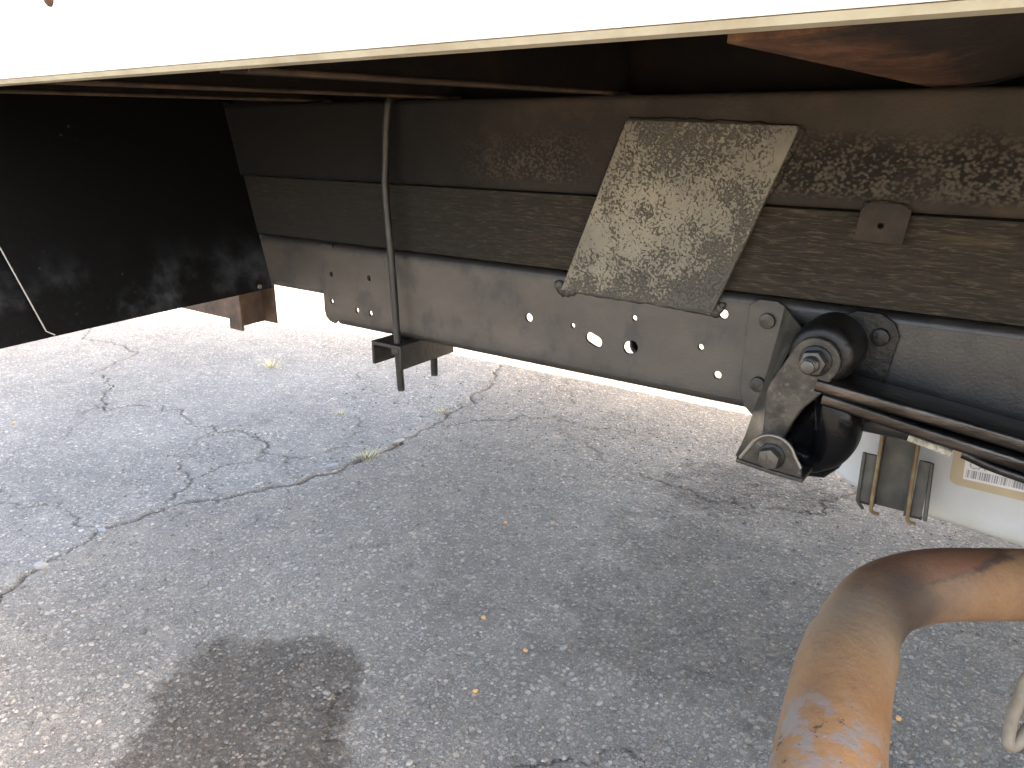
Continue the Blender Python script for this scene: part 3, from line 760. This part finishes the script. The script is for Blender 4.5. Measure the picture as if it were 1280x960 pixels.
# lower lug with rim and hex bolt
lug = [(-.351, .590), (-.346, .5935)] + arc(LX, LZ - .001, .0325, 152, 20, 16) + [(-.2575, .600), (-.254, .584), (-.30, .586)]
plate_holes('lug', lug, [], 1.070, .007, 'plate_steel', sh, .0018)
rim = smooth_path([(x, 1.071, z) for x, z in lug[1:-2]], 2)
tube('lug_rim', rim, .0031, 'worn_steel', sh, 8)
bm = bmesh.new(); bm_prism(bm, [(-.351, .587), (-.30, .582), (-.252, .580), (-.252, .586), (-.30, .588), (-.351, .593)], 'Y', 1.066, 1.125, .001)
from_bm('lug_base', bm, 'plate_steel', sh, 40)
lathe('washer', [(.0195, 1.070), (.0195, 1.0675), (.018, 1.0665)], (LX, 0, LZ), 'black_steel', sh)
bh = hexnut('bolt', LX, LZ, 1.0515, 1.0665, .0165, 'bolt_steel', sh, 22)
bm = bmesh.new()
for a in (0, 120, 240):      # raised grade marks on the head
    t = bmesh.new(); bm_prism(t, [(-.0006, .002), (.0006, .002), (.0006, .0085), (-.0006, .0085)], 'Y', 1.0508, 1.0517)
    for v in t.verts:
        x, z = v.co.x, v.co.z; ca, sa = math.cos(R(a + 20)), math.sin(R(a + 20))
        v.co.x, v.co.z = LX + x * ca - z * sa, LZ + x * sa + z * ca
    merge(bm, t)
from_bm('bolt_mark', bm, 'bolt_steel', bh)
lathe('pin', [(.014, 1.07), (.014, 1.175)], (LX, 0, LZ), 'greased_steel', sh)

spring = bpy.data.objects.new('leaf_spring', None); COL.objects.link(spring)
spring.parent = truck; spring.matrix_parent_inverse = Matrix.Translation(-Vector(truck.location))
spring['label'] = 'stack of dark steel spring leaves'
def leaf(name, pts, th, y0, y1, mat='spring_leaf_steel', rnd=.0052):
    """flat bar swept along a path in XZ, long edges rounded"""
    P = smooth_path([(x, 0, z) for x, z in pts], 8)
    bm = bmesh.new(); rings = []
    hy = (y1 - y0) / 2; cy = (y0 + y1) / 2; ht = th / 2
    sec = []
    for sy, sz, a0 in ((1, 1, 0), (-1, 1, 90), (-1, -1, 180), (1, -1, 270)):
        for k in range(4):
            a = R(a0 + 30 * k); sec.append((cy + sy * (hy - rnd) + rnd * math.cos(a), sz * (ht - rnd) + rnd * math.sin(a)))
    for i, p in enumerate(P):
        d = (P[min(i + 1, len(P) - 1)] - P[max(i - 1, 0)]).normalized(); nn = Vector((-d.z, 0, d.x))
        rings.append([bm.verts.new(Vector((p.x, 0, p.z)) + nn * h + Vector((0, y, 0))) for y, h in sec])
    m = len(sec)
    for a, b in zip(rings, rings[1:]):
        for k in range(m): bm.faces.new((a[k], a[(k + 1) % m], b[(k + 1) % m], b[k]))
    bm.faces.new(rings[0]); bm.faces.new(rings[-1][::-1])
    o = from_bm(name, bm, mat, None, 50); o.parent = spring
    return o
leaf('leaf', [(-.258, .7190), (-.243, .7170), (-.156, .7070), (-.004, .6890), (.25, .652), (.7, .597), (1.28, .563), (1.8, .62), (2.4, .73)], .0195, 1.096, 1.168)
leaf('leaf', [(-.247, .7000), (-.20, .6935), (-.13, .6820), (.0, .6635), (.25, .630), (.7, .578), (1.28, .545), (1.8, .60), (2.3, .69)], .0185, 1.095, 1.168)
leaf('leaf', [(-.066, .6607), (0, .6457), (.25, .611), (.7, .560), (1.28, .530), (1.8, .58), (2.2, .64)], .0122, 1.097, 1.168)
leaf('leaf', [(.03, .6215), (.25, .590), (.7, .543), (1.28, .514), (1.8, .56)], .0145, 1.098, 1.168)
leaf('wear_pad', [(-.131, .6695), (-.10, .664), (-.078, .6590)], .0085, 1.094, 1.168, 'wear_pad', .0015)

# rear axle with dual wheels (stand outside the picture, carry the truck)
lathe('axle_tube', [(.055, .60), (.06, 1.3), (.16, 1.6), (.17, 1.76), (.16, 1.92), (.06, 2.2), (.055, 2.92)], (1.28, 0, .40), 'black_steel', truck)
for y in (.66, .92, 2.60, 2.86):
    w = lathe('wheel', [(.12, -.08), (.21, -.095), (.225, -.10), (.225, .10), (.21, .095), (.12, .08)], (1.28, y, .40), 'worn_steel', truck, seg=40)
    bm = bmesh.new(); bm_lathe(bm, [(.228, -.085), (.30, -.112), (.37, -.105), (.392, -.085), (.40, -.04), (.40, .04), (.392, .085), (.37, .105), (.30, .112), (.228, .085)], (1.28, y, .40), 'Y', 48)
    from_bm('tyre', bm, 'tyre', w, 40)

# ------------------------------------------------------------------ box body
XR, XFRT = -1.96, 4.1
NY, FY = .466, 3.095
box('floor_skin', (XR, NY + .05, 1.246), (XFRT, FY - .05, 1.262), 'floor_timber', truck, 0)
for i in range(19):
    y = NY + .052 + i * .131
    box('floor_board', (XR + .02, y, 1.222), (XFRT - .02, y + .127, 1.245), 'floor_timber', truck, .002, 1)
# near side rail with its rolled lip, and the panel above it
sk = prism('side_skirt', [(NY, 1.1315), (NY - .0015, 1.1295), (NY, 1.128), (NY + .030, 1.128), (NY + .030, 1.133), (NY + .006, 1.133), (NY + .006, 1.34), (NY, 1.34)], 'X', XR, XFRT, 'white_paint', truck, 0)
sk['label'] = 'white painted lower side skirt of the box'
lp = prism('skirt_lip', [(NY + .0015, 1.1274), (NY + .027, 1.1274), (NY + .028, 1.1228), (NY + .005, 1.1228)], 'X', XR, XFRT, 'lip_paint', sk, .001)
for o in (sk, lp):                       # the box sits a touch nose-high on the frame
    for v in o.data.vertices: v.co.z += .005 * v.co.x
box('side_panel', (XR, NY + .008, 1.325), (XFRT, NY + .03, 3.35), 'white_paint', truck, .003)
lathe('screw', [(.0082, 0), (.0082, -.002), (.006, -.0042), (.003, -.005)], (-.9545, NY, 1.1995), 'orange_rust', truck)
for xx in (-1.58, -.33, .29, .91, 1.53): lathe('screw', [(.0082, 0), (.0082, -.002), (.006, -.0042), (.003, -.005)], (xx, NY, 1.2035), 'orange_rust', truck)
prism('far_side_skirt', [(FY, 1.119), (FY - .030, 1.119), (FY - .030, 1.124), (FY - .006, 1.124), (FY - .006, 1.34), (FY, 1.34)], 'X', XR, XFRT, 'white_paint', truck, 0)
box('far_side_panel', (XR, FY - .03, 1.343), (XFRT, FY - .002, 3.35), 'white_paint', truck, .003)
box('roof_panel', (XR, NY + .001, 3.352), (XFRT, FY - .001, 3.40), 'white_paint', truck, .01)
box('front_panel', (XFRT + .002, NY, 1.12), (XFRT + .03, FY, 3.35), 'white_paint', truck, .004)
box('rear_door', (XR - .03, NY, 1.12), (XR - .002, FY, 3.35), 'white_paint', truck, .004)
# floor cross members: channels open towards the rear
for xx in (-1.81, -1.43, -1.05, -.672, .21, .60, .98, 1.36):
    pts = [(xx, 1.1175), (xx, 1.2195), (xx - .042, 1.2195), (xx - .042, 1.2145), (xx - .005, 1.2145), (xx - .005, 1.1225), (xx - .042, 1.1225), (xx - .042, 1.1175)]
    cm = prism('floor_crossmember', pts, 'Y', NY + .034, FY - .034, 'rusty_steel', truck, .001)
    tube('flange_edge', [(xx + .0005, NY + .036, 1.1195), (xx + .0005, FY - .036, 1.1195)], .0032, 'lit_edge_rust', cm, 8)  # thin strip carrying the painted edge highlight
box('light_block_bar', (XR + .03, 1.285, 1.1162), (XFRT - .03, 1.31, 1.2192), 'rusty_steel', truck, .001)  # added bar, no known truck part: blocks light coming from the far side
# broad rust-scaled member over the spring
pts = [(-.197, 1.1175), (-.197, 1.2195), (.02, 1.2195), (.02, 1.20), (-.01, 1.178), (-.045, 1.152), (-.085, 1.132), (-.125, 1.121), (-.16, 1.1178)]
wide = prism('floor_crossmember', pts, 'Y', NY + .034, FY - .034, 'orange_rust', truck, .003)
wide['label'] = 'broad cross member with flaking orange rust'

# ------------------------------------------------------------------ rear rubber flap and panel behind it
def fx(z): return -1.605 - (1.115 - z) * 0 - (z - .676) * .24
def flap_sheet(name, outline, off, th, mat, parent):
    """outline (y,z) hung on the slightly raked flap plane"""
    bm = bmesh.new()
    n = 1
    A = [bm.verts.new((fx(z) + off, y, z)) for y, z in outline]; B = [bm.verts.new((fx(z) + off - th, y, z)) for y, z in outline]
    bm.faces.new(A); bm.faces.new(B[::-1])
    for i in range(len(outline)):
        j = (i + 1) % len(outline); bm.faces.new((A[i], B[i], B[j], A[j]))
    return from_bm(name, bm, mat, parent)
fo = [(.560, 1.212), (.587, 1.06)] + [(.587 + .081 * t, 1.06 - .376 * t) for t in (.25, .5, .75)] + [(.668, .684), (.682, .6735), (.9, .676), (1.1, .679), (1.2085, .6815), (1.2085, .812), (1.2062, .818), (1.2062, .950), (1.1982, .9545), (1.1982, 1.114), (1.1982, 1.212)]
flap = flap_sheet('mud_flap', fo, 0, .006, 'flap_rubber', truck)
flap['label'] = 'black rubber mud flap with dusty scuffs'
tube('flap_edge', [(fx(z) + .0012, y - .0006, z) for y, z in fo[1:7]], .0013, 'flap_edge', flap, 6)
flap_sheet('rear_panel', [(.36, 1.21), (.36, .6545), (.60, .6615), (.90, .669), (.90, 1.21)], -.030, .004, 'flap_rubber', truck)
rp = flap_sheet('panel_rib', [(.37, .78), (.37, .748), (.86, .752), (.86, .786)], -.0245, .005, 'flap_rubber', truck)
lathe('flap_screw', [(.006, 0), (.006, .003), (.003, .005)], (fx(.69), 1.172, .690), 'worn_steel', flap, 'X', 12)
# rear step channel under the rail end
hg = prism('step_hanger', [(-1.790, 1.200), (-1.738, 1.200), (-1.738, 1.206), (-1.784, 1.206), (-1.784, 1.306), (-1.734, 1.306), (-1.734, 1.312), (-1.790, 1.312)], 'Z', .551, .70, 'channel_rust', truck, .0008)
hg['label'] = 'rusty steel channel stub hanging behind the flap'
box('step_bar', (-2.05, 1.203, .576), (-1.7905, 1.209, .65), 'channel_rust', truck, .001)

# ------------------------------------------------------------------ white tank behind the rail with its hanger
bm = bmesh.new()
ol = [(-.300, .47), (-.292, .440), (-.270, .424), (-.235, .410), (-.185, .400), (-.10, .3915), (.03, .381), (.30, .372), (.62, .37), (.66, .40), (.66, .76), (.62, .78), (-.24, .78), (-.285, .76), (-.300, .72)]
bm_prism(bm, ol, 'Y', 1.450, 1.93, .022, 5)
tank = from_bm('white_tank', bm, 'tank_plastic', truck, 60)
tank['label'] = 'off-white plastic tank with barcode label'
# label: tape border, paper, bars, letters
LY = 1.4497
def flat(name, pts, y, mat, parent):
    bm = bmesh.new(); bm_prism(bm, pts, 'Y', y - .0004, y); return from_bm(name, bm, mat, parent)
tp = flat('label_tape', [(-.1015, .60), (-.0985, .483), (-.094, .476), (-.085, .473), (.11, .470), (.11, .60)], LY, 'label_tape', tank)
lb = flat('label', [(-.0835, .585), (-.0785, .487), (.095, .487), (.095, .585)], LY - .0005, 'label_paper', tank)
bm = bmesh.new(); x = -.0755
rb = random.Random(8)
while x < .085:
    w = rb.choice([.0007, .0007, .0013, .002, .0032]); zt = .506; zb = .4915
    bm_prism(bm, [(x, zb), (x + w, zb), (x + w, zt), (x, zt)], 'Y', LY - .0013, LY - .0010); x += w + rb.choice([.0007, .0013, .002])
from_bm('barcode', bm, 'label_ink', lb)
tc = bpy.data.curves.new('t', 'FONT'); tc.body = 'CA'; tc.size = .019; tc.extrude = .0001
to = bpy.data.objects.new('t', tc); COL.objects.link(to)
dg = bpy.context.evaluated_depsgraph_get(); dg.update()
me = bpy.data.meshes.new_from_object(to.evaluated_get(dg)); bpy.data.objects.remove(to)
me.transform(Matrix.Translation((-.0735, LY - .0013, .5095)) @ Matrix.Rotation(R(90), 4, 'X')); me.materials.clear()
obj('label_text', me, 'label_ink', lb)
# hanger: folded channel with two outer straps
br = prism('tank_bracket', [(-.205, 1.374), (-.200, 1.374), (-.200, 1.392), (-.151, 1.392), (-.151, 1.374), (-.146, 1.374), (-.146, 1.398), (-.205, 1.398)], 'Z', .425, .64, 'bracket_grey', truck, .0008)
br['label'] = 'grey folded tank hanger with rusty rims'
def rim_strap(name, x, y, zt, zb, xb, mat):
    return tube(name, smooth_path([(x, y, zt), (x + (xb - x) * .3, y, (zt + zb) / 2), (xb, y, zb + .02), (xb + .003, y + .004, zb + .004), (xb + .012, y + .010, zb)]), .0034, mat, br, 8)
rim_strap('bracket_rim', -.2035, 1.372, .62, .413, -.2030, 'bracket_rim')
rim_strap('bracket_rim', -.1475, 1.372, .62, .412, -.1440, 'bracket_rim')
def strap(xa, xb, z1_, z0_):
    pts = [(1.378, z1_), (1.384, z1_), (1.384, z0_ + .012), (1.392, z0_ + .004), (1.402, z0_), (1.402, z0_ - .005), (1.388, z0_ - .002), (1.378, z0_ + .008)]
    return prism('strap', pts, 'X', xa, xb, 'bracket_grey', br, .0008)
strap(-.2265, -.2075, .522, .424)
strap(-.142, -.124, .530, .421)
tube('strap_edge', [(-.1225, 1.379, .530), (-.1175, 1.379, .424)], .0035, 'bracket_grey', br, 6)
tube('strap_edge', [(-.2275, 1.377, .524), (-.2270, 1.377, .430), (-.218, 1.384, .415)], .0035, 'bracket_grey', br, 6)

# ------------------------------------------------------------------ exhaust
pc = smooth_path([(.42, 1.30, .585), (.20, 1.075, .590), (.07, .950, .5955), (-.005, .880, .604), (-.055, .832, .6085), (-.088, .785, .6065), (-.099, .735, .6020), (-.0985, .69, .599), (-.096, .66, .598)], 8)
ex = tube('exhaust_pipe', pc, .038, 'exhaust_rust', truck, 40)
ex['label'] = 'rusty orange-brown exhaust pipe with a bend'
pt = [(-.0985, .685, .5988), (-.0983, .683, .5988), (-.095, .64, .598), (-.085, .57, .596), (-.077, .52, .595), (-.070, .475, .594)]
tp_ = tube('tail_pipe', smooth_path(pt, 6), .0420, 'exhaust_rust', ex, 40, cap=True)
tube('pipe_mouth', [(-.0705, .478, .594), (-.0698, .4735, .594)], .0375, 'pipe_dark', ex, 32)
# bent hanger rod
tube('hanger_rod', smooth_path([(.13, .93, .66), (.075, .875, .585), (.048, .845, .540), (.0425, .835, .51), (.0405, .822, .478), (.0425, .8165, .4655), (.049, .822, .4655), (.056, .832, .482), (.075, .86, .52), (.12, .92, .60)], 6), .0062, 'hanger_rod', truck, 12)

# ------------------------------------------------------------------ small things on the ground
def tuft(x, y, h, n, spread, label):
    bm = bmesh.new(); gz = ground_z(x, y)
    for i in range(n):
        a = random.uniform(0, 2 * PI); L = h * random.uniform(.5, 1.1); r0 = random.uniform(0, spread * .45)
        bx, by = x + math.cos(a) * r0, y + math.sin(a) * r0
        a += random.uniform(-.6, .6); lean = random.uniform(.3, 1.1); w = random.uniform(.0012, .0022)
        px, py = -math.sin(a) * w, math.cos(a) * w; prev = None
        for k in range(4):
            t = k / 3; d = lean * L * t ** 1.4; zz = gz - .004 + L * t * (1 - .35 * t * lean * .8); ww = 1 - t * .85
            c = Vector((bx + math.cos(a) * d, by + math.sin(a) * d, zz))
            pr = (bm.verts.new(c + Vector((px * ww, py * ww, 0))), bm.verts.new(c - Vector((px * ww, py * ww, 0))))
            if prev: bm.faces.new((prev[0], prev[1], pr[1], pr[0]))
            prev = pr
    me = bpy.data.meshes.new('grass_tuft'); bm.to_mesh(me); bm.free()
    o = obj('grass_tuft', me, 'dry_grass'); o['label'] = label; o['category'] = 'grass tuft'; o['group'] = 'dry grass tufts in the cracks'
tuft(-2.92, 2.152, .05, 46, .07, 'pale dry grass tuft alone on the asphalt, left of the U-bolt')
tuft(-1.81, 1.675, .035, 60, .09, 'yellow dry grass tuft growing in the long main crack')
tuft(-2.19, 1.905, .02, 22, .04, 'tiny yellow grass sprig at a side crack below the U-bolt')
tuft(-1.885, 2.15, .028, 26, .05, 'small yellow-green grass sprig at the upper crack fork')

def rock(name, x, y, sx, sy, sz, mat, label, rot=0):
    bm = bmesh.new(); bmesh.ops.create_icosphere(bm, subdivisions=2, radius=1)
    gz = ground_z(x, y)
    for v in bm.verts:
        q = v.co * random.uniform(.86, 1.12)
        q.z = max(min(q.z, .7), -.7)
        c, s_ = math.cos(rot), math.sin(rot)
        v.co = Vector((x + q.x * sx * c - q.y * sy * s_, y + q.x * sx * s_ + q.y * sy * c, gz + sz * .45 + q.z * sz))
    o = from_bm(name, bm, mat, None, 25); o['label'] = label; o['category'] = 'stone'; o['group'] = 'loose stones on the asphalt'
rock('stone', -1.84, 1.548, .022, .012, .009, 'stone_grey', 'flat blue-grey stone wedged in the main crack before the grass tuft', 1.2)
rock('stone', -1.985, .705, .018, .013, .010, 'stone_pale', 'pale stone in the main crack at the left edge', .6)
rock('stone', -1.81, 1.83, .030, .010, .007, 'stone_pale', 'pale flat stone in the main crack behind the grass tuft', 1.5)
rock('stone', -2.045, .893, .014, .010, .010, 'stone_grey', 'dark stone where the side crack meets the main crack', .2)
for (x, y, mt, lab) in ((-1.16, 1.585, 'stone_orange', 'small orange stone below the middle of the rail'), (-1.05, 1.66, 'stone_orange', 'small orange stone right of another, below the rail slots'),
                        (-.935, 1.19, 'stone_orange', 'orange stone in the centre of the foreground'), (-.79, 1.15, 'stone_orange', 'orange stone by the small oil spot left of the exhaust'),
                        (-.10, 1.395, 'stone_orange', 'orange leaf-like chip right of the exhaust pipe'), (-.80, .99, 'stone_orange', 'orange stone near the bottom centre'),
                        (-.44, 1.55, 'stone_pale', 'small white chip left of the pipe bend'), (-3.12, 1.12, 'stone_orange', 'reddish chip at the far left edge')):
    rock('stone', x, y, .006, .005, .004, mt, lab, random.uniform(0, 3))

# loose grit bedded in the surface: too many to count
def grit():
    ico = bmesh.new(); bmesh.ops.create_icosphere(ico, subdivisions=1, radius=1)
    V = np.array([v.co[:] for v in ico.verts]); F = np.array([[v.index for v in f.verts] for f in ico.faces]); ico.free()
    nst = 4500
    pos = np.stack([RNG.uniform(-2.4, .3, nst), .25 + 2.3 * RNG.random(nst) ** 1.3], 1)
    sz = RNG.uniform(.0022, .0052, nst) * np.where(RNG.random(nst) < .06, 1.5, 1)
    co = np.empty((nst, len(V), 3)); tone = np.repeat([t * .62 * (1 - .75 * ground_stain(*p)) for t, p in zip(RNG.random(nst), pos)], len(V))
    for i in range(nst):
        a = RNG.uniform(0, 2 * PI); c, s_ = math.cos(a), math.sin(a)
        v = V * RNG.uniform(.75, 1.2, (len(V), 1)) * (RNG.uniform(.8, 1.5), RNG.uniform(.7, 1.1), RNG.uniform(.45, .8))
        co[i, :, 0] = pos[i, 0] + (v[:, 0] * c - v[:, 1] * s_) * sz[i]; co[i, :, 1] = pos[i, 1] + (v[:, 0] * s_ + v[:, 1] * c) * sz[i]
        co[i, :, 2] = ground_z(*pos[i]) + .0008 + v[:, 2] * sz[i]
    fs = (F[None] + (np.arange(nst) * len(V))[:, None, None]).reshape(-1, 3).astype(np.int32)
    me = bpy.data.meshes.new('loose_grit')
    me.vertices.add(nst * len(V)); me.vertices.foreach_set('co', co.astype(np.float32).ravel())
    me.loops.add(fs.size); me.loops.foreach_set('vertex_index', fs.ravel())
    me.polygons.add(len(fs)); me.polygons.foreach_set('loop_start', np.arange(0, fs.size, 3, dtype=np.int32))
    me.update(calc_edges=True)
    at = me.attributes.new('tone', 'FLOAT', 'POINT'); at.data.foreach_set('value', tone.astype(np.float32))
    o = obj('loose_grit', me, 'grit'); o['kind'] = 'stuff'; o['label'] = 'loose grit and chippings bedded in the asphalt'; o['category'] = 'grit'
grit()
